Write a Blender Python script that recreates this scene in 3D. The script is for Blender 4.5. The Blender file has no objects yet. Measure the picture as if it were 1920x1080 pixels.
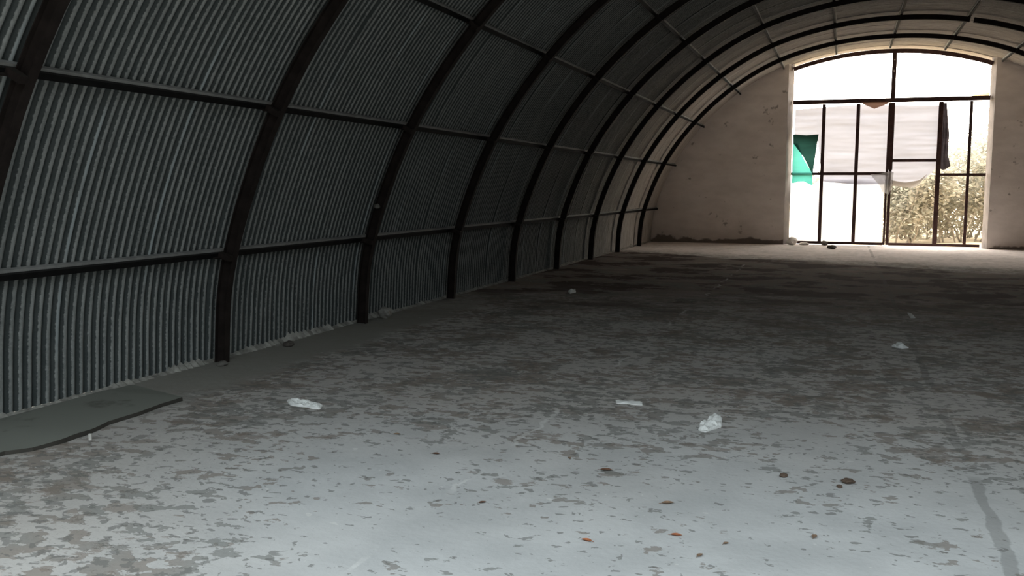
import bpy, bmesh, math, random
import numpy as np
from mathutils import Vector, Matrix, noise as mnoise

random.seed(7)
SC = bpy.context.scene
COL = SC.collection

# ------------------------------------------------------------------ camera, world, sun, exposure
CAM_LOC = (-0.966, 0.0, 1.427)
YAW, PITCH, ROLL = 0.3346592553684422, -0.10552672495276612, 0.004250341584090603
cd = bpy.data.cameras.new('camera'); cam = bpy.data.objects.new('camera', cd); COL.objects.link(cam)
cy, sy, cp, sp = math.cos(YAW), math.sin(YAW), math.cos(PITCH), math.sin(PITCH)
F_ = Vector((-sy * cp, cy * cp, sp)); R_ = Vector((cy, sy, 0)); U_ = R_.cross(F_)
c_, s_ = math.cos(ROLL), math.sin(ROLL)
Rr = c_ * R_ + s_ * U_; Ur = -s_ * R_ + c_ * U_
M = Matrix((Rr, Ur, -F_)).transposed().to_4x4(); M.translation = Vector(CAM_LOC)
cam.matrix_world = M
cd.sensor_width = 36.0; cd.lens = 1771.184 / 1920 * 36.0; cd.clip_end = 400
SC.camera = cam

SC.view_settings.view_transform = 'Standard'; SC.view_settings.look = 'None'
SC.view_settings.gamma = 1.0; SC.view_settings.use_curve_mapping = False
SC.view_settings.exposure = 0.0
SC.cycles.use_denoising = True
SC.cycles.max_bounces = 10; SC.cycles.diffuse_bounces = 6; SC.cycles.transparent_max_bounces = 12
SC.cycles.sample_clamp_indirect = 8.0

FRONT_SKY = (3.75, 4.12, 4.28)        # cool overcast sky high on the near side of the hall
FRONT_LOW = (0.20, 0.21, 0.21)     # the same side near the horizon, dimmed to steepen the light falloff indoors
BACK_SKY = (11.6, 10.8, 9.7)       # brighter, warmer sky on the far side
w = bpy.data.worlds.new('overcast_sky'); SC.world = w; w.use_nodes = True
nt = w.node_tree; nt.nodes.clear()
tc = nt.nodes.new('ShaderNodeTexCoord'); sx = nt.nodes.new('ShaderNodeSeparateXYZ')
mr = nt.nodes.new('ShaderNodeMapRange'); mr.inputs[1].default_value = -0.25; mr.inputs[2].default_value = 0.35
mr.interpolation_type = 'SMOOTHSTEP'
mx = nt.nodes.new('ShaderNodeMix'); mx.data_type = 'RGBA'
mz = nt.nodes.new('ShaderNodeMapRange'); mz.inputs[1].default_value = 0.10; mz.inputs[2].default_value = 0.57
mf = nt.nodes.new('ShaderNodeMix'); mf.data_type = 'RGBA'
mf.inputs[6].default_value = (*FRONT_LOW, 1); mf.inputs[7].default_value = (*FRONT_SKY, 1)
mx.inputs[7].default_value = (*BACK_SKY, 1)
bg = nt.nodes.new('ShaderNodeBackground'); bg.inputs[1].default_value = 1.0
wo = nt.nodes.new('ShaderNodeOutputWorld')
L = nt.links.new
L(tc.outputs['Generated'], sx.inputs[0]); L(sx.outputs['Y'], mr.inputs[0]); L(sx.outputs['Z'], mz.inputs[0]); L(mz.outputs[0], mf.inputs[0]); L(mf.outputs[2], mx.inputs[6]); L(mr.outputs[0], mx.inputs[0])
L(mx.outputs[2], bg.inputs[0]); L(bg.outputs[0], wo.inputs[0])

sl = bpy.data.lights.new('sun', 'SUN'); sl.energy = 9.0; sl.angle = math.radians(3); sl.color = (1.0, 0.92, 0.80)
sun = bpy.data.objects.new('sun', sl); COL.objects.link(sun)
sun.rotation_euler = Vector((-0.80, 0.0, -0.70)).to_track_quat('-Z', 'Y').to_euler()

Y_FRONT, Y_WALL, Y_GATE, Y_END = 1.35, 25.384, 25.634, 26.25
def portal(name, y, sign, wide):
    a = bpy.data.lights.new(name, 'AREA'); a.shape = 'RECTANGLE'; a.size = wide; a.size_y = 5.2
    a.cycles.is_portal = True
    o = bpy.data.objects.new(name, a); COL.objects.link(o); o.location = (0, y, 2.45)
    o.rotation_euler = Vector((0, sign, 0)).to_track_quat('-Z', 'Z').to_euler()
portal('sky_portal_near', Y_FRONT - 0.2, 1, 12.2); portal('sky_portal_far', Y_END + 0.1, -1, 4.9)

# ------------------------------------------------------------------ helpers
class NT:
    def __init__(s, name, rough=0.85, spec=0.3):
        s.m = bpy.data.materials.new(name); s.m.use_nodes = True; s.t = s.m.node_tree
        s.b = s.t.nodes['Principled BSDF']; s.b.inputs['Roughness'].default_value = rough
        s.b.inputs['Specular IOR Level'].default_value = spec
        s.out = s.t.nodes['Material Output']
        s.tc = s.t.nodes.new('ShaderNodeTexCoord'); s.obj = s.tc.outputs['Object']
    def _in(s, sock, v):
        if hasattr(v, 'is_linked') or isinstance(v, bpy.types.NodeSocket): s.t.links.new(v, sock)
        else: sock.default_value = v
    def math(s, op, a, b=0.0, clamp=False):
        n = s.t.nodes.new('ShaderNodeMath'); n.operation = op; n.use_clamp = clamp
        s._in(n.inputs[0], a); s._in(n.inputs[1], b); return n.outputs[0]
    def noise(s, scale, detail=3, rough=0.55, vec=None, dist=0.0):
        n = s.t.nodes.new('ShaderNodeTexNoise'); s.t.links.new(vec or s.obj, n.inputs['Vector'])
        n.inputs['Scale'].default_value = scale; n.inputs['Detail'].default_value = detail
        n.inputs['Roughness'].default_value = rough; n.inputs['Distortion'].default_value = dist
        return n.outputs['Fac']
    def map(s, v, a, b, c=0.0, d=1.0, smooth=True):
        n = s.t.nodes.new('ShaderNodeMapRange'); n.interpolation_type = 'SMOOTHSTEP' if smooth else 'LINEAR'
        s._in(n.inputs[0], v); s._in(n.inputs[1], a); s._in(n.inputs[2], b); s._in(n.inputs[3], c); s._in(n.inputs[4], d)
        return n.outputs[0]
    def mix(s, f, a, b):
        n = s.t.nodes.new('ShaderNodeMix'); n.data_type = 'RGBA'
        s._in(n.inputs[0], f)
        for i, v in ((6, a), (7, b)):
            if isinstance(v, tuple): n.inputs[i].default_value = (*v, 1)
            else: s.t.links.new(v, n.inputs[i])
        return n.outputs[2]
    def scale(s, v3, vec=None):
        n = s.t.nodes.new('ShaderNodeMapping'); s.t.links.new(vec or s.obj, n.inputs[0])
        n.inputs['Scale'].default_value = v3; return n.outputs[0]
    def xyz(s, vec=None):
        n = s.t.nodes.new('ShaderNodeSeparateXYZ'); s.t.links.new(vec or s.obj, n.inputs[0]); return n.outputs
    def normal_z(s):
        g = s.t.nodes.new('ShaderNodeNewGeometry'); return s.xyz(g.outputs['Normal'])[2]
    def bump(s, h, strength=0.3, dist=0.01):
        n = s.t.nodes.new('ShaderNodeBump'); n.inputs['Strength'].default_value = strength
        n.inputs['Distance'].default_value = dist; s.t.links.new(h, n.inputs['Height'])
        s.t.links.new(n.outputs[0], s.b.inputs['Normal'])
    def color(s, c): s._in(s.b.inputs['Base Color'], c if not isinstance(c, tuple) else (*c, 1)); return s
    def translucent(s, col, trans=0.5, clear=0.0):
        """diffuse + translucent (+ a little see-through) cloth or plastic film"""
        t = s.t; d = t.nodes.new('ShaderNodeBsdfDiffuse'); tr = t.nodes.new('ShaderNodeBsdfTranslucent')
        m1 = t.nodes.new('ShaderNodeMixShader'); m1.inputs[0].default_value = trans
        for n in (d, tr):
            if isinstance(col, tuple): n.inputs[0].default_value = (*col, 1)
            else: t.links.new(col, n.inputs[0])
        t.links.new(d.outputs[0], m1.inputs[1]); t.links.new(tr.outputs[0], m1.inputs[2])
        o = m1.outputs[0]
        if clear:
            tp = t.nodes.new('ShaderNodeBsdfTransparent'); m2 = t.nodes.new('ShaderNodeMixShader')
            m2.inputs[0].default_value = clear
            t.links.new(o, m2.inputs[1]); t.links.new(tp.outputs[0], m2.inputs[2]); o = m2.outputs[0]
        t.links.new(o, s.out.inputs[0]); return s

def simple(name, col, rough=0.85, var=0.18, scale=6.0, spec=0.3, bump=0.0):
    n = NT(name, rough, spec); f = n.noise(scale, 4, 0.6)
    n.color(n.mix(n.map(f, 0.3, 0.7), tuple(c * (1 - var) for c in col), tuple(min(1, c * (1 + var)) for c in col)))
    if bump: n.bump(n.noise(scale * 6, 4, 0.6), bump, 0.01)
    return n.m

def link(name, verts, faces, mat, parent=None, smooth=False, mats=None, midx=None):
    me = bpy.data.meshes.new(name); me.from_pydata([tuple(v) for v in verts], [], faces); me.update()
    for m in (mats or [mat]): me.materials.append(m)
    if midx is not None: me.polygons.foreach_set('material_index', midx)
    if smooth: me.polygons.foreach_set('use_smooth', [True] * len(me.polygons))
    o = bpy.data.objects.new(name, me); COL.objects.link(o)
    if parent is not None: o.parent = parent
    return o
def struct(o): o['kind'] = 'structure'; return o
def tag(o, label, cat, group=None, kind=None):
    o['label'] = label; o['category'] = cat
    if group: o['group'] = group
    if kind: o['kind'] = kind
    return o
def empty(name, loc, label, cat, group=None):
    o = bpy.data.objects.new(name, None); COL.objects.link(o); o.location = loc; o.empty_display_size = 0.2
    return tag(o, label, cat, group)

def box(V, Fc, x0, x1, y0, y1, z0, z1):
    b = len(V)
    V += [(x0, y0, z0), (x1, y0, z0), (x1, y1, z0), (x0, y1, z0), (x0, y0, z1), (x1, y0, z1), (x1, y1, z1), (x0, y1, z1)]
    Fc += [tuple(b + i for i in f) for f in ((0, 3, 2, 1), (4, 5, 6, 7), (0, 1, 5, 4), (1, 2, 6, 5), (2, 3, 7, 6), (3, 0, 4, 7))]
def bar(V, Fc, a, b, half, y0, y1):
    """flat bar from a to b in the x-z plane, 2*half wide, between depths y0 and y1"""
    d = Vector((b[0] - a[0], b[1] - a[1])); d.normalize(); n = Vector((-d.y, d.x)) * half
    i = len(V)
    for y in (y0, y1):
        for p, s in ((a, -1), (b, -1), (b, 1), (a, 1)): V.append((p[0] + n.x * s, y, p[1] + n.y * s))
    Fc += [tuple(i + k for k in f) for f in ((0, 1, 2, 3), (7, 6, 5, 4), (0, 4, 5, 1), (1, 5, 6, 2), (2, 6, 7, 3), (3, 7, 4, 0))]

# ------------------------------------------------------------------ the vault curve (half profile, mirrored)
PROF = [(-5.699, 0.0), (-5.593, 0.873), (-5.127, 2.010), (-4.412, 2.999), (-3.510, 3.811), (-2.462, 4.406), (-1.231, 4.743), (0.0, 4.842)]
CTRL = PROF + [(-x, z) for x, z in PROF[-2::-1]]
EXT = [(-5.72, -0.85)] + CTRL + [(5.72, -0.85)]
SUB = 7
def catmull(p0, p1, p2, p3, t):
    return tuple(0.5 * (2 * b + (c - a) * t + (2 * a - 5 * b + 4 * c - d) * t * t + (3 * b - a - 3 * c + d) * t ** 3)
                 for a, b, c, d in zip(p0, p1, p2, p3))
def arc_pt(u):                                   # u: 0 left base .. 7 ridge .. 14 right base
    i = min(int(u), 13); return np.array(catmull(EXT[i], EXT[i + 1], EXT[i + 2], EXT[i + 3], u - i))
def arc_nt(u):                                   # outward normal and tangent
    e = 1e-3; a, b = arc_pt(max(u - e, 0)), arc_pt(min(u + e, 14)); t = (b - a) / np.linalg.norm(b - a)
    return np.array([-t[1], t[0]]), t
def arc_off(u, d): n, _ = arc_nt(u); return arc_pt(u) + n * d

# ------------------------------------------------------------------ materials
PITCH_M, LAP0, LAP = 0.8 / 11, 4.81, 0.8
def sheet_material():
    n = NT('corrugated_steel', 0.62, 0.35); x, y, z = n.xyz()
    streak = n.noise(3.0, 5, 0.65, n.scale((1, 6, 1)))
    c = n.mix(n.map(streak, 0.3, 0.7), (0.18, 0.194, 0.19), (0.295, 0.31, 0.30))
    fine = n.noise(45, 3, 0.7)
    c = n.mix(n.map(fine, 0.45, 0.62, 0.0, 0.45), c, (0.33, 0.345, 0.335))
    ph = n.math('FRACT', n.math('DIVIDE', n.math('ADD', y, -LAP0 + 40 * LAP + LAP / 22), LAP))
    edge = n.map(n.math('ABSOLUTE', n.math('ADD', ph, -1 / 22)), 0.020, 0.012)
    c = n.mix(n.math('MULTIPLY', edge, n.map(n.noise(1.3, 2), 0.47, 0.60, 0.0, 0.9)), c, (0.36, 0.41, 0.42))
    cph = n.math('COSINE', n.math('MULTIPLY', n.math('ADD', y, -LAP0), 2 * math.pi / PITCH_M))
    trough_shade = n.map(n.math('ADD', cph, n.math('MULTIPLY', n.math('ADD', fine, -0.5), 1.3)), 0.50, 0.05)
    c = n.mix(n.math('MULTIPLY', trough_shade, 0.85), c, (0.012, 0.021, 0.022))     # valley shade painted into the colour as dark green
    lightened = n.map(n.math('ADD', y, n.math('MULTIPLY', n.math('ADD', streak, -0.5), 3.0)), 15.5, 23.5)     # gate light painted in as a paler colour near the gate
    c = n.mix(n.math('MULTIPLY', lightened, 0.8), c, n.mix(n.map(streak, 0.3, 0.7), (0.36, 0.325, 0.29), (0.50, 0.455, 0.41)))
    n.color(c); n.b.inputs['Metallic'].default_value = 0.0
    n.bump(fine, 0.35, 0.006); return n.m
M_SHEET = sheet_material()

def steel_material(name, col, dust):
    n = NT(name, 0.8, 0.12); f = n.noise(9, 4, 0.6)
    c = n.mix(n.map(f, 0.35, 0.7), tuple(v * 0.8 for v in col), tuple(v * 1.3 for v in col))
    up = n.map(n.normal_z(), 0.3, 0.8)
    n.color(n.mix(n.math('MULTIPLY', up, 0.8), c, dust)); return n.m
M_RIB = steel_material('dark_primer_steel', (0.020, 0.0155, 0.014), (0.04, 0.035, 0.03))
M_PURLIN = steel_material('purlin_black_steel', (0.007, 0.007, 0.007), (0.03, 0.03, 0.029))
M_LIP = simple('purlin_dusty_lip', (0.28, 0.285, 0.275))
M_GATE = steel_material('gate_steel', (0.075, 0.042, 0.040), (0.13, 0.10, 0.09))

def floor_material():
    n = NT('dirty_concrete', 0.95, 0.04); x, y, z = n.xyz()
    st = n.scale((0.78, 1.0, 1.0))
    big = n.noise(0.55, 3, 0.5); mid = n.noise(2.2, 4, 0.55)
    base = n.mix(n.map(mid, 0.3, 0.7), (0.445, 0.455, 0.455), (0.54, 0.55, 0.548))
    # browner, dirtier ground away from the clean near middle
    dx = n.math('ADD', x, 1.7); dy = n.math('ADD', y, -3.9)
    r = n.math('SQRT', n.math('ADD', n.math('MULTIPLY', n.math('MULTIPLY', dx, dx), 0.42), n.math('MULTIPLY', n.math('MULTIPLY', dy, dy), 0.85)))
    dirt = n.math('ADD', n.map(r, 0.5, 2.6), n.math('MULTIPLY', n.math('ADD', big, -0.5), 1.5), True)
    base = n.mix(n.math('MULTIPLY', dirt, 0.62), base, (0.405, 0.365, 0.325))
    # far brown earth, ragged edges, stops short of the gate
    rag = n.math('MULTIPLY', n.math('ADD', n.noise(0.9, 5, 0.65, n.scale((0.45, 1, 1))), -0.5), 9.0)
    yy = n.math('ADD', y, rag)
    earth = n.math('MULTIPLY', n.map(yy, 9.5, 14.5), n.map(n.math('ADD', y, n.math('ADD', n.math('MULTIPLY', rag, 0.35), n.math('MULTIPLY', x, 0.42))), 18.9, 18.4))
    base = n.mix(n.math('MULTIPLY', earth, 0.80), base, (0.125, 0.086, 0.070))
    pale = n.map(n.math('ADD', y, n.math('MULTIPLY', x, 0.3)), 18.6, 20.8)
    base = n.mix(n.math('MULTIPLY', pale, 0.9), base, (0.82, 0.755, 0.73))      # paler floor by the gate, painted in for the light from outside
    # grey green damp strip along the left wall
    strip = n.map(n.math('ADD', x, n.math('MULTIPLY', n.math('ADD', mid, -0.5), 0.9)), -4.95, -5.25)
    strip = n.math('MULTIPLY', strip, n.map(y, 13, 9))
    base = n.mix(n.math('MULTIPLY', strip, 0.7), base, (0.225, 0.225, 0.195))
    # flakes: medium, small and large hard-edged patches
    dens = n.math('ADD', n.math('MULTIPLY', dirt, 0.125), n.math('MULTIPLY', n.math('ADD', n.noise(1.25, 2, 0.5), -0.5), 0.36))
    notstrip = n.math('MULTIPLY', n.math('SUBTRACT', 1.0, n.math('MULTIPLY', strip, 0.9)), n.math('SUBTRACT', 1.0, n.math('MULTIPLY', pale, 0.72)))
    f1 = n.noise(8.5, 4, 0.6, st); t1 = n.math('SUBTRACT', 0.615, dens)
    k1 = n.math('MULTIPLY', n.map(f1, t1, n.math('ADD', t1, 0.025)), notstrip)
    f2 = n.noise(19, 3, 0.55, st, 0.4); t2 = n.math('SUBTRACT', 0.628, n.math('MULTIPLY', dens, 0.6))
    k2 = n.math('MULTIPLY', n.map(f2, t2, n.math('ADD', t2, 0.025)), notstrip)
    f3 = n.noise(3.4, 6, 0.68, st); t3 = n.math('SUBTRACT', 0.645, n.math('MULTIPLY', dens, 0.9))
    k3 = n.math('MULTIPLY', n.map(f3, t3, n.math('ADD', t3, 0.04)), notstrip)
    c = n.mix(n.math('MULTIPLY', k3, 0.62), base, (0.21, 0.175, 0.145))
    fc = n.mix(n.map(n.noise(1.7, 2), 0.4, 0.6), (0.175, 0.18, 0.165), (0.20, 0.165, 0.135))
    c = n.mix(n.math('MULTIPLY', k1, 0.64), c, fc)
    c = n.mix(n.math('MULTIPLY', k2, 0.66), c, (0.16, 0.16, 0.15))
    f5 = n.noise(1.0, 7, 0.72, n.scale((0.8, 1, 1)))
    c = n.mix(n.math('MULTIPLY', earth, n.map(f5, 0.50, 0.53, 0, 0.85)), c, (0.045, 0.030, 0.025))
    c = n.mix(n.math('MULTIPLY', earth, n.map(f5, 0.42, 0.39, 0, 0.5)), c, (0.30, 0.255, 0.23))
    # pale chips
    f4 = n.noise(13, 2, 0.5, n.scale((1, 1, 1))); c = n.mix(n.map(f4, 0.735, 0.75, 0, 0.5), c, (0.66, 0.66, 0.63))
    # dark open joint right of the middle, pale patched joint on the left
    wob = n.math('MULTIPLY', n.math('ADD', n.noise(3.5, 4, 0.6), -0.5), 0.10)
    d1 = n.math('ABSOLUTE', n.math('ADD', n.math('ADD', x, 0.30), wob))
    j1 = n.math('MULTIPLY', n.map(d1, 0.032, 0.022), n.map(n.noise(0.8, 4, 0.7, n.scale((0.2, 1, 1))), 0.40, 0.50))
    c = n.mix(n.math('MULTIPLY', j1, 0.42), c, (0.15, 0.15, 0.14))
    d2 = n.math('ABSOLUTE', n.math('ADD', n.math('ADD', x, 2.65), n.math('MULTIPLY', wob, 2.2)))
    j2 = n.math('MULTIPLY', n.map(d2, 0.022, 0.008), n.map(n.noise(1.6, 3, 0.6), 0.50, 0.60))
    c = n.mix(n.math('MULTIPLY', j2, 0.5), c, (0.68, 0.68, 0.66))
    n.color(c)
    h = n.math('ADD', n.math('MULTIPLY', n.math('ADD', k1, k3), 0.5), n.noise(30, 4, 0.6))
    n.bump(h, 0.35, 0.008); return n.m
M_FLOOR = floor_material()

def plaster_material():
    n = NT('stained_plaster', 0.9, 0.15); x, y, z = n.xyz()
    c = n.mix(n.map(n.noise(1.6, 5, 0.6, n.scale((1, 1, 2.2))), 0.3, 0.72), (0.73, 0.67, 0.64), (0.85, 0.79, 0.76))
    c = n.mix(n.map(n.noise(3.1, 4, 0.65), 0.64, 0.70, 0, 0.75), c, (0.27, 0.235, 0.215))
    low = n.math('ADD', z, n.math('MULTIPLY', n.math('ADD', n.noise(1.9, 3, 0.5), -0.5), -0.75))
    c = n.mix(n.map(low, 0.13, 0.07, 0, 0.92), c, (0.11, 0.085, 0.072))
    c = n.mix(n.map(low, 0.75, 0.1, 0, 0.3), c, (0.3, 0.26, 0.23))
    n.color(c); n.bump(n.noise(7, 6, 0.65), 0.4, 0.02); return n.m
M_PLASTER = plaster_material()
M_JAMB = simple('shaded_jamb_plaster', (0.20, 0.175, 0.16), scale=3)  # plaster darkened to stand in for shade on the jamb
M_MORTAR = simple('pale_mortar', (0.33, 0.325, 0.295), var=0.4, scale=9, bump=0.4)
M_GROUND = simple('sunlit_dry_earth', (0.60, 0.49, 0.34), var=0.15, scale=0.8)
M_PAPER = simple('white_paper', (0.80, 0.82, 0.80), var=0.06, scale=12)
M_MAT = NT('grey_green_sheet', 0.9, 0.1)
M_MAT.color(M_MAT.mix(M_MAT.map(M_MAT.noise(2.4, 5, 0.65, M_MAT.scale((1, 1, 1))), 0.54, 0.66, 0, 0.85), (0.205, 0.215, 0.19), (0.12, 0.12, 0.105))); M_MAT = M_MAT.m
M_MATEDGE = simple('torn_sheet_edge', (0.045, 0.042, 0.036))
M_LEAF = [simple('dry_leaf_%s' % k, c, var=0.3, scale=30) for k, c in (('rust', (0.30, 0.11, 0.05)), ('brown', (0.13, 0.07, 0.045)), ('tan', (0.22, 0.15, 0.10)))]
M_CLOD = simple('dark_clod', (0.09, 0.08, 0.07), var=0.3, scale=40, bump=0.4)

# ------------------------------------------------------------------ setting: ground, floor
V, Fc = [], []; box(V, Fc, -60, 60, 10, 90, -0.4, -0.12); struct(link('ground', V, Fc, M_GROUND))
V, Fc = [], []; box(V, Fc, -60, 60, -60, Y_FRONT - 0.15, -0.4, -0.02); struct(link('pavement', V, Fc, simple('dark_forecourt', (0.085, 0.085, 0.08))))  # unseen forecourt, coloured dark to keep sun bounce out of the hall
V, Fc = [], []; box(V, Fc, -6.02, 6.02, Y_FRONT - 0.15, 25.95, -0.2, 0.0); struct(link('floor', V, Fc, M_FLOOR))

# ------------------------------------------------------------------ setting: corrugated vault
def vault(name, u0, u1):
    us = np.linspace(u0, u1, int(round((u1 - u0) * SUB)) + 1)
    P = np.array([arc_pt(u) for u in us]); N = np.array([arc_nt(u)[0] for u in us])
    npp = 8; ys = np.arange(Y_FRONT - 0.12, Y_END + 1e-6, PITCH_M / npp); na, ny = len(us), len(ys)
    lap = np.floor((ys - LAP0 + PITCH_M / 2) / LAP)
    cr = -0.0115 * np.cos(2 * np.pi * (ys - LAP0) / PITCH_M)
    fr = ((ys - LAP0 + PITCH_M / 2) / LAP) % 1.0
    cr = cr - np.where(fr < 1 / 11.0, 0.004, 0.0)
    wav = 0.006 * np.sin(lap * 2.3)[None, :] * np.sin(us * 1.7)[:, None]
    off = 0.135 + cr[None, :] + wav
    X = P[:, 0][:, None] + N[:, 0][:, None] * off; Z = P[:, 1][:, None] + N[:, 1][:, None] * off
    Yg = np.broadcast_to(ys[None, :], X.shape)
    co = np.stack([X, Yg, Z], -1).reshape(-1, 3).astype(np.float32)
    i = np.arange(na - 1)[:, None] * ny + np.arange(ny - 1)[None, :]
    q = np.stack([i, i + 1, i + ny + 1, i + ny], -1).reshape(-1, 4).astype(np.int32)
    me = bpy.data.meshes.new(name)
    me.vertices.add(len(co)); me.vertices.foreach_set('co', co.ravel())
    me.loops.add(q.size); me.loops.foreach_set('vertex_index', q.ravel())
    me.polygons.add(len(q)); me.polygons.foreach_set('loop_start', np.arange(0, q.size, 4, dtype=np.int32))
    me.update(calc_edges=True); me.validate()
    me.polygons.foreach_set('use_smooth', np.ones(len(me.polygons), dtype=bool))
    me.materials.append(M_SHEET)
    o = bpy.data.objects.new(name, me); COL.objects.link(o); return struct(o)
vault('wall_left', 0, 3); vault('ceiling', 3, 11); vault('wall_right', 11, 14)

# mortar fillet where the corrugated sheets meet the floor
def fillet(name, side):
    rnd = random.Random(3); ys = np.arange(Y_FRONT, Y_WALL, PITCH_M / 4); V, Fc = [], []
    for k, y in enumerate(ys):
        crest = 0.5 + 0.5 * math.cos(2 * math.pi * (y - LAP0) / PITCH_M)
        n1 = mnoise.noise((y * 0.9, side, 3)); n2 = mnoise.noise((y * 2.7, side, 9)); n3 = mnoise.noise((y * 9, side, 1))
        h = 0.025 + 0.06 * max(0, n1 + 0.1) + 0.05 * max(0, n2) + 0.015 * n3
        if 5.9 < y < 6.3 or 7.55 < y < 8.35 or 9.15 < y < 9.7: h += 0.05
        h = max(0.010, 0.62 * h * (0.3 + 0.9 * crest)); d = 0.045 + 0.5 * h + 0.01 * n3
        xs = -5.835 + 0.012 * crest
        for a, b in ((-0.03, h * 1.02), (0.012, h), (d * 0.6, h * 0.62), (d, 0.0)): V.append((side * (xs + a) * -1 if side > 0 else xs + a, y, b))
    for k in range(len(ys) - 1):
        for j in range(3):
            a = k * 4 + j; Fc.append((a, a + 1, a + 5, a + 4) if side < 0 else (a, a + 4, a + 5, a + 1))
    return struct(link(name, V, Fc, M_MORTAR, smooth=True))
fillet('baseboard_left', -1); fillet('baseboard_right', 1)

# ------------------------------------------------------------------ setting: gable walls with the gate opening
OPL, OPR = -2.25, 2.31
def u_at_x(x, d):
    lo, hi = 0.0, 14.0
    for _ in range(50):
        m = (lo + hi) / 2
        if arc_off(m, d)[0] < x: lo = m
        else: hi = m
    return lo
def gable(name, side, y_in, y_out, splay):
    """plastered pier between the vault and the opening, its jamb splayed towards the inside"""
    D = 0.128
    xo = OPL if side < 0 else OPR; xi = xo + side * splay
    uo, ui = u_at_x(xo, D), u_at_x(xi, D); ub = 0.0 if side < 0 else 14.0
    def ring(x_edge, ue, y):
        pts = [(x_edge, y, -0.02)]
        nz = 12
        zt = arc_off(ue, D)[1]
        for k in range(1, nz): pts.append((x_edge + 0.008 * mnoise.noise((k * 0.9, y, side)), y, zt * k / nz))
        for k in range(41):
            u = ue + (ub - ue) * k / 40; p = arc_off(u, D); pts.append((p[0], y, p[1] if k < 40 else -0.02))
        return pts
    A = ring(xi, ui, y_in); B = ring(xo, uo, y_out); V = A + B; n = len(A); Fc = []
    for k in range(n): Fc.append((k, (k + 1) % n, n + (k + 1) % n, n + k))
    Fc.append(tuple(range(n - 1, -1, -1))); Fc.append(tuple(range(n, 2 * n)))
    o = link(name, V, Fc, M_PLASTER); o.data.materials.append(M_JAMB)
    bm = bmesh.new(); bm.from_mesh(o.data)
    bmesh.ops.triangulate(bm, faces=[f for f in bm.faces if len(f.verts) > 4])
    bmesh.ops.recalc_face_normals(bm, faces=bm.faces[:])
    for f in bm.faces:                              # jamb plaster with shade put into its colour
        if side * f.normal.x < -0.8 and abs(f.calc_center_median().x - xo) < 0.3: f.material_index = 1
    bm.to_mesh(o.data); bm.free()
    return struct(o)
gable('wall_back_left', -1, Y_WALL, Y_GATE + 0.12, 0.12); gable('wall_back_right', 1, Y_WALL, Y_GATE + 0.12, 0.07)

# ------------------------------------------------------------------ steel arch ribs (I section bent to the vault)
def rib_mesh(u0, u1, seg):
    us = np.linspace(u0, u1, seg + 1)
    w = 0.032
    prof = [(-0.048, -w), (-0.048, w), (-0.041, w), (-0.041, 0.003), (0.042, 0.003), (0.042, w),
            (0.05, w), (0.05, -w), (0.042, -w), (0.042, -0.003), (-0.041, -0.003), (-0.041, -w)]
    V, Fc = [], []; n = len(prof)
    for u in us:
        p = arc_pt(u); nn, _ = arc_nt(u)
        for r, y in prof: q = p + nn * r; V.append((q[0], y, q[1]))
    for k in range(seg):
        for j in range(n):
            a, b = k * n + j, k * n + (j + 1) % n; Fc.append((a, b, b + n, a + n))
    Fc.append(tuple(range(n))); Fc.append(tuple(range(seg * n + n - 1, seg * n - 1, -1)))
    return V, Fc
ORD = ['rib first in view, crossing the top left corner', 'rib second from the left edge of the picture', 'rib third from the left edge of the picture',
       'rib fourth from the left edge of the picture', 'rib fifth from the left, where the hall turns dark', 'rib sixth from the left in the dark middle of the hall',
       'rib third from the gable gate end', 'rib second from the gate, with an open splice right of the ridge',
       'rib nearest to the gable gate']
rv, rf = rib_mesh(0, 14, 84)
V0, F0 = [], []                                   # small angle cleat at every purlin crossing
box(V0, F0, -0.022, 0.022, -0.09, -0.033, -0.060, 0.05)
box(V0, F0, -0.022, -0.014, -0.15, -0.091, 0.02, 0.05)
cleat_me = None
RIBS = [(1.609 + 2.4 * k) for k in range(10)]
def add_cleats(rib):
    global cleat_me
    for u in range(1, 14):
        p = arc_pt(u); nn, t = arc_nt(u)
        if cleat_me is None:
            c = link('cleat', V0, F0, M_RIB, rib); cleat_me = c.data
        else:
            c = bpy.data.objects.new('cleat', cleat_me); COL.objects.link(c); c.parent = rib
        m = Matrix(((t[0], 0, nn[0], p[0]), (0, 1, 0, 0), (t[1], 0, nn[1], p[1]), (0, 0, 0, 1)))
        c.matrix_local = m
rib0 = None
for k, y in enumerate(RIBS):
    lab = 'dark brown arch ' + (ORD[k - 1] if k else 'rib overhead at the near end')
    if k == 8:
        r = empty('arch_rib', (0, y, 0), lab, 'arch rib', 'steel arch ribs of the vault')
        a, b = rib_mesh(0, 8.02, 48), rib_mesh(8.075, 14, 36)
        link('beam', a[0], a[1], M_RIB, r); link('beam', b[0], b[1], M_RIB, r)
    elif rib0 is None:
        r = rib0 = link('arch_rib', rv, rf, M_RIB); r.location = (0, y, 0)
    else:
        r = bpy.data.objects.new('arch_rib', rib0.data); COL.objects.link(r); r.location = (0, y, 0)
    tag(r, lab, 'arch rib', 'steel arch ribs of the vault'); add_cleats(r)

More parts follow.
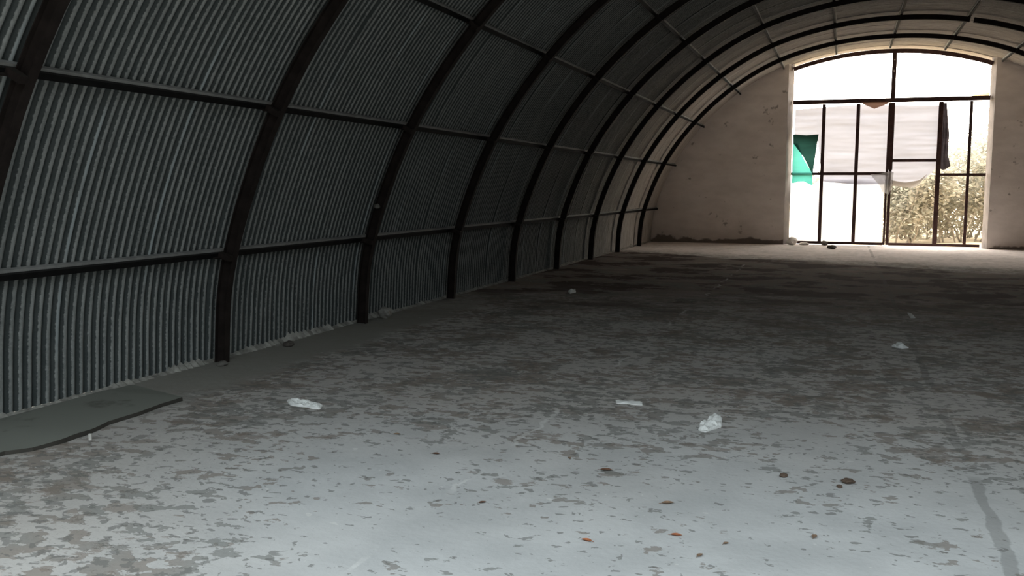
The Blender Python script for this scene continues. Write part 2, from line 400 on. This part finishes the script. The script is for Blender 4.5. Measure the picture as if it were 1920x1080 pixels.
# ------------------------------------------------------------------ purlins (one bar with a dust-grey lip per row)
PN = ['lowest purlin on the left wall', 'second purlin up the left wall', 'third purlin up the left side of the vault', 'fourth purlin up the left side of the vault',
      'fifth purlin up the left side of the vault', 'purlin just left of the ridge', 'ridge purlin at the top of the vault', 'purlin just right of the ridge',
      'fifth purlin up the right side of the vault', 'fourth purlin up the right side of the vault', 'third purlin up the right side of the vault',
      'second purlin up the right wall', 'lowest purlin on the right wall']
for u in range(1, 14):
    p = arc_pt(u); nn, t = arc_nt(u)
    if t[1] < 0 or u > 7: t = -t                   # t points up the slope
    if u == 7: t = -t
    def sect(parts, y0, y1):
        V, Fc = [], []
        for r0, r1, a0, a1 in parts:
            i = len(V)
            for y in (y0, y1):
                for r, a in ((r0, a0), (r1, a0), (r1, a1), (r0, a1)): q = p + nn * r + t * a; V.append((q[0], y, q[1]))
            Fc += [tuple(i + j for j in f) for f in ((0, 1, 2, 3), (7, 6, 5, 4), (0, 4, 5, 1), (1, 5, 6, 2), (2, 6, 7, 3), (3, 7, 4, 0))]
        return V, Fc
    V, Fc = sect([(0.052, 0.118, -0.026, 0.012)], Y_FRONT + 0.1, Y_GATE - 0.06)
    o = link('purlin', V, Fc, M_PURLIN); tag(o, 'dark steel ' + PN[u - 1], 'purlin', 'purlins running the length of the hall')
    V, Fc = sect([(0.084, 0.120, 0.0125, 0.030)], Y_FRONT + 0.1, Y_GATE - 0.06)
    link('upper_lip', V, Fc, M_LIP, o)['label'] = 'dust-grey upper lip'

# ------------------------------------------------------------------ steel gate in the far gable
def arcframe(d0, d1, y0, y1, mat, name, parent):
    ul, ur = u_at_x(OPL, d0), u_at_x(OPR, d0); V, Fc = [], []; n = 40
    for k in range(n + 1):
        u = ul + (ur - ul) * k / n
        for d, y in ((d0, y0), (d1, y0), (d1, y1), (d0, y1)): q = arc_off(u, d); V.append((q[0], y, q[1]))
    for k in range(n):
        for j in range(4): a, b = k * 4 + j, k * 4 + (j + 1) % 4; Fc.append((a, b, b + 4, a + 4))
    Fc += [(0, 1, 2, 3), (4 * n + 3, 4 * n + 2, 4 * n + 1, 4 * n)]
    return link(name, V, Fc, mat, parent)
gf = empty('arched_fanlight', (0, Y_GATE, 0), 'rusty brown steel arched fanlight frame fixed above the gate in the far wall', 'fanlight')
def loc(o): o.location = (0, -Y_GATE, 0); return o    # children of an Empty standing at the gate plane
loc(arcframe(-0.055, 0.045, Y_GATE - 0.03, Y_GATE + 0.03, M_GATE, 'arched_head', gf))
V, Fc = [], []; box(V, Fc, OPL, OPR, Y_GATE - 0.035, Y_GATE + 0.035, 3.585, 3.69); loc(link('lintel', V, Fc, M_GATE, gf))
V, Fc = [], []; box(V, Fc, 0.075, 0.175, Y_GATE - 0.035, Y_GATE + 0.035, 3.691, 4.79); loc(link('post', V, Fc, M_GATE, gf))
M_BOLT = simple('bright_bolt', (0.75, 0.7, 0.62))
for z in (4.62, 4.36, 4.33):
    V, Fc = [], []; box(V, Fc, 0.11, 0.14, Y_GATE - 0.05, Y_GATE - 0.036, z - 0.014, z + 0.014); loc(link('bolt', V, Fc, M_BOLT, gf))['label'] = 'pale bolt head'

def leaf(label, x0, x1, stile, mull, rails):
    g = empty('gate_leaf', ((x0 + x1) / 2, Y_GATE, 0), label, 'gate', 'two leaves of the steel gate')
    gx = (x0 + x1) / 2
    def part(name, xa, xb, za, zb, d=0.022):
        V, Fc = [], []; box(V, Fc, xa - gx, xb - gx, -d, d, za, zb); link(name, V, Fc, M_GATE, g)
    for xa, xb in stile: part('stile', xa, xb, 0.035, 3.575)
    for xc, hw in mull: part('mullion', xc - hw, xc + hw, 0.095, 3.574, 0.018)
    for xa, xb, za, zb in rails: part('rail', xa, xb, za, zb, 0.015)
    if x0 > 0:                                    # flat strip closing the joint between the leaves, upper half only
        V, Fc = [], []; box(V, Fc, 0.045 - gx, 0.185 - gx, -0.034, -0.0225, 1.92, 3.575); link('cover_strip', V, Fc, M_GATE, g)
    part('bottom_rail', x0 + (0.071 if x0 > 0 else -0.05), x1 - (0.051 if x1 < 1 else 0.0), 0.025, 0.094)
    return g
leaf('left leaf of the steel gate, backed by white tarp and plastic film', -2.19, 0.085, ((0.035, 0.085),), ((-1.49, 0.042), (-0.67, 0.042)),
     ((-2.245, 0.034, 1.785, 1.86),))
leaf('right leaf of the steel gate, lower panes open to the bushes outside', 0.10, 2.25, ((0.10, 0.17),), ((1.235, 0.052), (1.91, 0.034)),
     ((1.288, 2.305, 1.765, 1.83), (0.171, 1.184, 2.115, 2.185)))

# ------------------------------------------------------------------ cloths and films on the gate
def lerp_poly(pts, t):
    n = len(pts) - 1; i = min(int(t * n), n - 1); f = t * n - i
    return tuple(a + (b - a) * f for a, b in zip(pts[i], pts[i + 1]))
def cloth(name, top, bot, y, mat, nx, nz, amp=0.03, freq=(1.5, 3.0), parent=None, seed=0, ramp=0.0):
    V, Fc = [], []
    for j in range(nz + 1):
        v = j / nz
        for i in range(nx + 1):
            u = i / nx; a = lerp_poly(top, u); b = lerp_poly(bot, u)
            x = a[0] + (b[0] - a[0]) * v; z = a[1] + (b[1] - a[1]) * v
            d = amp * (mnoise.noise((x * freq[0], z * freq[1], seed)) + 0.5 * mnoise.noise((x * freq[0] * 2.7, z * freq[1] * 2.7, seed + 5)))
            V.append((x, y + d + amp + ramp * v, z))
    for j in range(nz):
        for i in range(nx): a = j * (nx + 1) + i; Fc.append((a, a + 1, a + nx + 2, a + nx + 1))
    return link(name, V, Fc, mat, parent, smooth=True)
def film(name, col, trans, clear=0.0, var=0.06):
    n = NT(name); f = n.noise(1.4, 4, 0.6, n.scale((0.5, 1, 2.4)))
    n.translucent(n.mix(n.map(f, 0.3, 0.7), tuple(c * (1 - var) for c in col), tuple(min(1, c * (1 + var)) for c in col)), trans, clear); return n.m
M_TARP = film('white_tarp', (0.70, 0.71, 0.80), 0.155)
M_FILM = film('white_plastic_film', (0.93, 0.94, 0.96), 0.23, 0.02, 0.02)
M_GREEN = film('green_shade_net', (0.072, 0.32, 0.27), 0.52, 0.0, 0.1)
M_GREEND = film('doubled_green_net', (0.018, 0.060, 0.050), 0.28, 0.0, 0.2)
M_DARK = film('dark_folded_cloth', (0.055, 0.046, 0.052), 0.15, 0.0, 0.5)
M_BROWN = film('brown_rag', (0.26, 0.15, 0.11), 0.25)
M_TORN = film('torn_grey_film', (0.62, 0.61, 0.60), 0.5, 0.3, 0.15)
YC = Y_GATE + 0.045
tag(cloth('tarp', [(-2.2, 3.46), (-1.5, 3.51), (-0.7, 3.55), (0.06, 3.53), (0.69, 3.50), (1.24, 3.49)],
          [(-2.2, 2.76), (-1.62, 2.69), (-1.48, 1.62), (-0.65, 1.55), (0.10, 1.56), (0.55, 1.50), (0.95, 1.70), (1.22, 1.98)], YC, M_TARP, 60, 60, 0.035, (0.5, 5.0)),
    'large white tarp hung across the upper gate panes, torn along its lower edge', 'tarp')
tag(cloth('plastic_film', [(-2.2, 1.62), (-1.7, 1.56), (-1.5, 1.70), (-0.6, 1.70), (0.02, 1.70)], [(-2.2, 0.01), (-1.2, 0.01), (-0.5, 0.03), (0.02, 0.06)], YC + 0.03, M_FILM, 40, 30, 0.05, (1.1, 1.3), seed=4),
    'white plastic film filling the lower panes of the left gate leaf', 'plastic sheet')
gn = tag(cloth('shade_net', [(-2.22, 2.60), (-2.1, 2.60), (-1.98, 2.27), (-1.72, 1.83)], [(-2.22, 1.57), (-2.05, 1.62), (-1.92, 1.62), (-1.70, 1.52)], Y_GATE - 0.065, M_GREEN, 20, 20, 0.012, seed=8),
    'teal green shade net tied in the left corner of the gate', 'shade net')
cloth('folded_flap', [(-2.23, 2.83), (-1.9, 2.80), (-1.60, 2.82)], [(-2.215, 2.60), (-1.95, 2.25), (-1.71, 1.80)], Y_GATE - 0.095, M_GREEND, 20, 20, 0.012, parent=gn, seed=9)['label'] = 'dark doubled flap'
V, Fc = [], []                                     # gathered dark cloth with pleats
nx, nz = 24, 40
lft = [(1.27, 3.55), (1.25, 2.8), (1.24, 2.3), (1.22, 2.0)]; rgt = [(1.37, 3.55), (1.46, 2.8), (1.45, 2.3), (1.52, 2.02)]
for j in range(nz + 1):
    a, b = lerp_poly(lft, j / nz), lerp_poly(rgt, j / nz)
    for i in range(nx + 1):
        u = i / nx; x = a[0] + (b[0] - a[0]) * u; zz = a[1] + (b[1] - a[1]) * u - 0.09 * math.sin(u * 3.1) * (j / nz) ** 3
        V.append((x, YC + 0.07 + 0.035 * math.sin(u * 14 + 2.2 * j / nz) + 0.02 * mnoise.noise((u * 3, j * 0.2, 2)), zz))
for j in range(nz):
    for i in range(nx): a = j * (nx + 1) + i; Fc.append((a, a + 1, a + nx + 2, a + nx + 1))
tag(link('gathered_cloth', V, Fc, M_DARK, smooth=True), 'dark cloth gathered in folds hanging beside the tarp on the right gate leaf', 'cloth')
tag(cloth('cloth_scrap', [(-0.58, 3.60), (-0.3, 3.60), (0.02, 3.60)], [(-0.58, 3.56), (-0.3, 3.43), (0.02, 3.55)], Y_GATE - 0.075, M_BROWN, 16, 4, 0.012, seed=3),
    'brown rag sagging under the gate lintel left of the centre post', 'rag')
tag(cloth('pale_rag', [(1.9, 3.70), (2.1, 3.73), (2.28, 3.76)], [(1.9, 3.692), (2.1, 3.692), (2.28, 3.692)], Y_GATE - 0.02, film('cream_rag', (0.8, 0.6, 0.35), 0.5), 10, 3, 0.01, seed=6),
    'cream scrap of cloth lying on the right end of the gate lintel', 'rag')
tag(cloth('torn_film', [(-0.32, 1.80), (-0.1, 1.82), (0.12, 1.88), (0.22, 1.86)], [(-0.08, 1.50), (-0.02, 1.36), (0.13, 1.30), (0.20, 1.56)], Y_GATE - 0.085, M_TORN, 14, 12, 0.025, (4, 5), seed=11),
    'torn grey plastic draped over the meeting stiles of the gate', 'plastic sheet')
tag(cloth('tarp_shred', [(0.18, 1.66), (0.5, 1.60), (0.82, 1.66), (1.0, 1.82)], [(0.19, 1.52), (0.42, 1.50), (0.70, 1.47), (0.84, 1.58)], YC - 0.075 - 0.02, film('grey_shred', (0.42, 0.40, 0.38), 0.4), 14, 6, 0.012, seed=12),
    'grey torn strip hanging below the tarp in the right gate leaf', 'tarp strip')

# ------------------------------------------------------------------ bushes outside the gate
M_FOL = [NT('pale_foliage_%s' % k).translucent(c, 0.5).m for k, c in (('a', (0.37, 0.345, 0.285)), ('b', (0.32, 0.31, 0.25)))]
M_TWIG = simple('grey_twig', (0.26, 0.23, 0.19))
def bush(x, y, h, wd, seed, label):
    rnd = random.Random(seed)
    b = empty('bush', (x, y, -0.12), label, 'bush', 'bushes outside the gate')
    V, Fc = [], []; tips = []
    def tube(a, c, r0, r1):
        d = (c - a).normalized(); s = d.cross(Vector((0.3, 0.5, 0.81))).normalized(); t = d.cross(s); i = len(V)
        for p, r in ((a, r0), (c, r1)):
            for k in range(5): V.append(tuple(p + (s * math.cos(k * 1.2566) + t * math.sin(k * 1.2566)) * r))
        for k in range(5): Fc.append((i + k, i + (k + 1) % 5, i + 5 + (k + 1) % 5, i + 5 + k))
    for s in range(9):
        ang = rnd.uniform(0, 6.283); p = Vector((rnd.uniform(-.2, .2) * wd, rnd.uniform(-.2, .2) * wd, 0)); lean = rnd.uniform(0.15, 0.75)
        d = Vector((math.cos(ang) * lean, math.sin(ang) * lean, 1)).normalized(); r = 0.03
        for k in range(6):
            q = p + d * h * rnd.uniform(0.15, 0.21); tube(p, q, r, r * 0.75); r *= 0.75; p = q; tips.append(p.copy())
            d = (d + Vector((rnd.uniform(-.4, .4), rnd.uniform(-.4, .4), rnd.uniform(-.25, .15)))).normalized()
            if k > 0:
                for _ in range(2):
                    e = p + (d + Vector((rnd.uniform(-1, 1), rnd.uniform(-1, 1), rnd.uniform(-.3, .5)))).normalized() * h * 0.2
                    tube(p, e, r * 0.6, r * 0.25); tips.append(e)
    link('branches', V, Fc, M_TWIG, b)
    LV, LF = [], []
    for k in range(4200):
        t = rnd.choice(tips)
        p = t + Vector((rnd.gauss(0, .16) * wd * .5, rnd.gauss(0, .16) * wd * .5, rnd.gauss(0, .10) * h * .6))
        p.z = abs(p.z)
        a = Vector((rnd.uniform(-1, 1), rnd.uniform(-1, 1), rnd.uniform(-.6, .6))).normalized(); c = a.cross(Vector((rnd.uniform(-1, 1), rnd.uniform(-1, 1), 1))).normalized()
        s = rnd.uniform(0.05, 0.11); i = len(LV)
        LV += [tuple(p - a * s), tuple(p + c * s * .45), tuple(p + a * s), tuple(p - c * s * .45)]; LF.append((i, i + 1, i + 2, i + 3))
    f = link('foliage', LV, LF, None, b, mats=M_FOL, midx=[rnd.randint(0, 1) for _ in LF]); f['kind'] = 'stuff'
for a in ((0.6, 29.6, 2.0, 2.2, 1, 'leafy pale bush behind the widest pane of the right gate leaf'),
          (2.0, 30.6, 2.5, 2.2, 2, 'pale bush behind the narrow middle pane of the right gate leaf'),
          (3.3, 31.5, 2.5, 2.2, 3, 'pale bush at the right edge of the gate opening'),
          (1.2, 32.8, 2.3, 2.4, 4, 'taller pale bush set back between the front bushes'),
          (-1.2, 31.5, 1.7, 2.2, 5, 'bush half hidden by the plastic film in the gate'),
          (4.8, 32.2, 2.6, 2.4, 6, 'bush outside hidden past the right jamb of the gate'),
          (2.7, 33.8, 2.6, 2.6, 7, 'hazy bush standing behind the front row at the right panes'),
          (0.3, 36.0, 2.6, 3.2, 8, 'bush in the back row behind the widest right pane'),
          (2.2, 36.8, 2.9, 3.2, 9, 'bush furthest back between the two right mullions'),
          (4.4, 36.2, 2.9, 3.2, 10, 'bush in the back row towards the right jamb')):
    bush(*a)

# ------------------------------------------------------------------ sheet on the floor along the left wall
edge = [(-5.10, 2.6), (-5.16, 3.2), (-5.13, 3.75), (-5.05, 3.86), (-5.02, 4.06), (-5.03, 4.25), (-5.08, 4.45), (-5.075, 4.7), (-5.10, 4.95), (-5.09, 5.14), (-5.30, 5.25), (-5.55, 5.36), (-5.72, 5.42)]
dense = []
for k in range(len(edge) - 1):
    for j in range(6):
        t = j / 6; dense.append((edge[k][0] + (edge[k + 1][0] - edge[k][0]) * t + 0.012 * mnoise.noise((k + t, 3.3, 1)) , edge[k][1] + (edge[k + 1][1] - edge[k][1]) * t))
dense.append(edge[-1]); n = len(dense); V, Fc, mi = [], [], []
for k, (x, y) in enumerate(dense):
    lift = 0.020 + 0.010 * mnoise.noise((y * 3, 1, 1)); lift *= 1.0 if y < 5.15 else max(0.12, 1 - (y - 5.15) / 0.2)
    xw = -5.76
    for t in (0.0, 0.33, 0.66, 1.0): V.append((xw + (x - xw) * t, y, lift * (0.6 + 0.4 * t) + 0.004))
    V.append((x + 0.004, y, 0.001))
for k in range(n - 1):
    for j in range(4):
        a = k * 5 + j; Fc.append((a, a + 1, a + 6, a + 5)); mi.append(1 if j == 3 and dense[k][1] < 5.13 else 0)
o = link('floor_sheet', V, Fc, None, mats=[M_MAT, M_MATEDGE], midx=mi)
tag(o, 'flat grey-green sheet with a torn dark edge lying along the left wall foot', 'sheet')

# ------------------------------------------------------------------ litter on the floor
def scrap(name, outline, z_amp, label, cat, seed, nsub=9, mat=None, thick=0.012, group=None):
    """crumpled flake: a grid squeezed into the outline (a closed polygon in local x-y), puckered upwards"""
    cx = sum(p[0] for p in outline) / len(outline); cyy = sum(p[1] for p in outline) / len(outline)
    m = 40; ring = [lerp_poly(outline + [outline[0]], k / m) for k in range(m)]
    V, Fc = [], []
    for r in range(nsub + 1):
        f = r / nsub
        for k in range(m):
            x = (ring[k][0] - cx) * f; y = (ring[k][1] - cyy) * f
            h = thick * (0.35 + 0.65 * (1 - f)) + z_amp * max(0.0, mnoise.noise((x * 28 + seed, y * 28, seed)) + 0.35) * (1.0 if r < nsub else 0.25)
            V.append((x, y, 0.002 + h))
    for r in range(nsub):
        for k in range(m): a, b = r * m + k, r * m + (k + 1) % m; Fc.append((a, b, b + m, a + m))
    i = len(V)
    for k in range(m): V.append((V[nsub * m + k][0], V[nsub * m + k][1], 0.0005))
    for k in range(m): a, b = nsub * m + k, nsub * m + (k + 1) % m; Fc.append((a, b, i + (k + 1) % m, i + k))
    o = link(name, V, Fc, mat or M_PAPER, smooth=False); o.location = (cx, cyy, 0); return tag(o, label, cat, group)
scrap('crumpled_paper', [(-4.422, 5.364), (-4.435, 5.405), (-4.383, 5.43), (-4.342, 5.40), (-4.28, 5.41), (-4.247, 5.385), (-4.124, 5.325), (-4.096, 5.24), (-4.152, 5.235), (-4.208, 5.262), (-4.265, 5.257), (-4.33, 5.265)], 0.022,
      'long crumpled strip of white paper on the floor near the left wall', 'paper', 2.1, thick=0.008)
scrap('paper_strip', [(-2.36, 6.15), (-2.273, 6.155), (-2.182, 6.165), (-2.162, 6.075), (-2.231, 6.07), (-2.268, 6.085), (-2.335, 6.065)], 0.006,
      'small straight strip of white paper on the middle of the floor', 'paper', 5.2, thick=0.007)
scrap('crumpled_paper', [(-1.721, 5.55), (-1.735, 5.68), (-1.704, 5.76), (-1.693, 5.92), (-1.682, 6.00), (-1.624, 5.89), (-1.598, 5.67), (-1.646, 5.58), (-1.676, 5.51)], 0.022,
      'pointed white crumpled paper on the floor right of the paper strip', 'paper', 8.4, thick=0.010)
scrap('paper_scrap', [(-0.488, 9.19), (-0.439, 9.32), (-0.398, 9.30), (-0.382, 9.22), (-0.346, 9.155), (-0.403, 9.103), (-0.438, 9.12)], 0.025,
      'small bright white scrap further back beside the dark floor joint', 'paper', 3.7, thick=0.02)
scrap('paper_scrap', [(-0.205, 11.75), (-0.165, 11.70), (-0.145, 11.35), (-0.195, 11.32)], 0.01, 'faint pale scrap on the dark joint in the brown dirt', 'paper', 4.5, thick=0.01)
scrap('paper_scrap', [(-4.48, 12.45), (-4.43, 12.65), (-4.38, 12.5), (-4.41, 12.3)], 0.03, 'tiny white scrap far back near the dark left wall', 'paper', 1.5, thick=0.03)

def clod(name, x, y, r, label, cat, mat, seed, flat=0.6, group=None, z=0.0):
    bm = bmesh.new(); bmesh.ops.create_icosphere(bm, subdivisions=3, radius=r)
    for v in bm.verts:
        d = 1 + 0.35 * mnoise.noise(v.co / r * 1.3 + Vector((seed, 0, 0))); v.co *= d; v.co.z *= flat; v.co.x *= 1.25
    zm = min(v.co.z for v in bm.verts)
    for v in bm.verts: v.co.z -= zm * 0.9
    me = bpy.data.meshes.new(name); bm.to_mesh(me); bm.free(); me.materials.append(mat)
    o = bpy.data.objects.new(name, me); COL.objects.link(o); o.location = (x, y, z); o.rotation_euler.z = seed * 1.7
    return tag(o, label, cat, group)
M_CHIP = simple('white_rubble', (0.72, 0.69, 0.66), bump=0.4)
clod('stone', -5.62, 7.28, 0.045, 'dark stone near the wall foot between the second and third ribs', 'stone', M_CLOD, 1.0)
clod('earth_clod', -0.885, 4.77, 0.024, 'larger of two brown clods side by side at the lower right', 'clod', simple('brown_clod', (0.10, 0.07, 0.052), bump=0.4), 2.0)
clod('earth_clod', -0.925, 4.69, 0.013, 'smaller of two brown clods side by side at the lower right', 'clod', bpy.data.materials['brown_clod'], 3.0)
clod('earth_clod', -1.19, 4.77, 0.017, 'single brown clod left of the pair of clods', 'clod', bpy.data.materials['brown_clod'], 4.0)
clod('mortar_lump', -5.66, 9.25, 0.075, 'pale mortar lump at the foot of the third rib', 'mortar', M_MORTAR, 5.0, 0.8)
clod('mortar_lump', -5.60, 6.28, 0.035, 'small grey mortar lump at the foot of the second rib', 'mortar', simple('grey_mortar', (0.16, 0.155, 0.14), bump=0.4), 6.0, 0.6)
clod('brick_fragment', -1.16, 23.9, 0.10, 'dark fragment on the bright floor just inside the gate', 'rubble', M_CLOD, 7.0, 0.5)
clod('rubble_stone', -2.16, 25.30, 0.12, 'pale rubble heap in the left corner of the gate opening', 'rubble', M_CHIP, 8.0, 0.8)
clod('rubble_stone', -1.85, 25.40, 0.10, 'flat pale rubble under the left end of the gate', 'rubble', M_CHIP, 9.0, 0.4)
clod('brick_fragment', -1.36, 25.46, 0.09, 'brown fragment leaning against the foot of the first gate mullion', 'rubble', M_CLOD, 10.0, 0.7)
# mud nest stuck on the third rib
bm_o = clod('mud_nest', 0, 0, 0.028, 'pale mud nest stuck on the third rib at eye height', 'nest', bpy.data.materials['grey_mortar'], 11.0, 0.9)
bm_o.location = (-5.475, 8.735, 1.21)
# white stub near the sheet
V, Fc = [], []; box(V, Fc, -0.008, 0.008, -0.007, 0.007, 0.0, 0.036); o = link('chalk_stub', V, Fc, simple('dusty_white', (0.5, 0.49, 0.46))); o.location = (-4.93, 4.15, 0); o.rotation_euler.z = 0.5
tag(o, 'small white stub on the floor by the edge of the grey-green sheet', 'stub')

def dry_leaf(x, y, s, rz, mat, label):
    V, Fc = [], []; nx, ny = 8, 6
    for i in range(nx + 1):
        u = i / nx; wd = 0.42 * math.sin(math.pi * min(1, u * 1.02)) ** 0.75 if 0 < u < 0.98 else 0.01
        for j in range(ny + 1):
            v = j / ny * 2 - 1
            V.append(((u - .5) * s, v * wd * s * .55, s * (0.03 + 0.16 * abs(v) ** 1.5 * wd * 2 + 0.06 * (2 * u - 1) ** 2)))
    for i in range(nx):
        for j in range(ny): a = i * (ny + 1) + j; Fc.append((a, a + ny + 1, a + ny + 2, a + 1))
    o = link('dry_leaf', V, Fc, mat, smooth=True); o.location = (x, y, 0.001); o.rotation_euler.z = rz
    tag(o, label, 'leaf', 'dry leaves on the floor')
    V, Fc = [], []; box(V, Fc, -s * .68, -s * .49, -s * .012, s * .012, s * 0.06, s * 0.09); link('stalk', V, Fc, mat, o)
LV = [(-2.045, 4.573, .066, 0.2, 1, 'dark brown dry leaf, topmost of those in the clean bottom middle'),
      (-1.894, 3.606, .050, 2.9, 0, 'bright orange-brown leaf at the bottom middle of the floor'),
      (-1.663, 4.174, .062, 0.5, 2, 'curled tan leaf right of the bottom middle'),
      (-1.561, 3.789, .050, 0.1, 0, 'rusty orange leaf right of the bright orange-brown one'),
      (-1.438, 3.603, .042, 1.2, 2, 'tan leaf nearest the bottom edge right of the rusty leaf'),
      (-1.357, 3.768, .034, 1.0, 2, 'small tan leaf just above the one nearest the bottom edge'),
      (-2.979, 4.551, .045, 0.1, 1, 'brown leaf on the clean grey floor left of the middle'),
      (-3.356, 4.848, .045, 0.4, 2, 'pale tan leaf on the clean grey floor, leftmost of the leaves'),
      (-1.021, 3.964, .050, 1.4, 2, 'upright tan leaf near the lower right corner brown patch'),
      (-2.28, 4.72, .036, 2.0, 2, 'small dark leaf left of the topmost dark brown leaf'),
      (-2.46, 3.90, .040, 0.8, 1, 'small blackish leaf on the pale floor at lower left of centre')]
for x, y, s, rz, k, lab in LV: dry_leaf(x, y, s, rz, M_LEAF[k], lab)
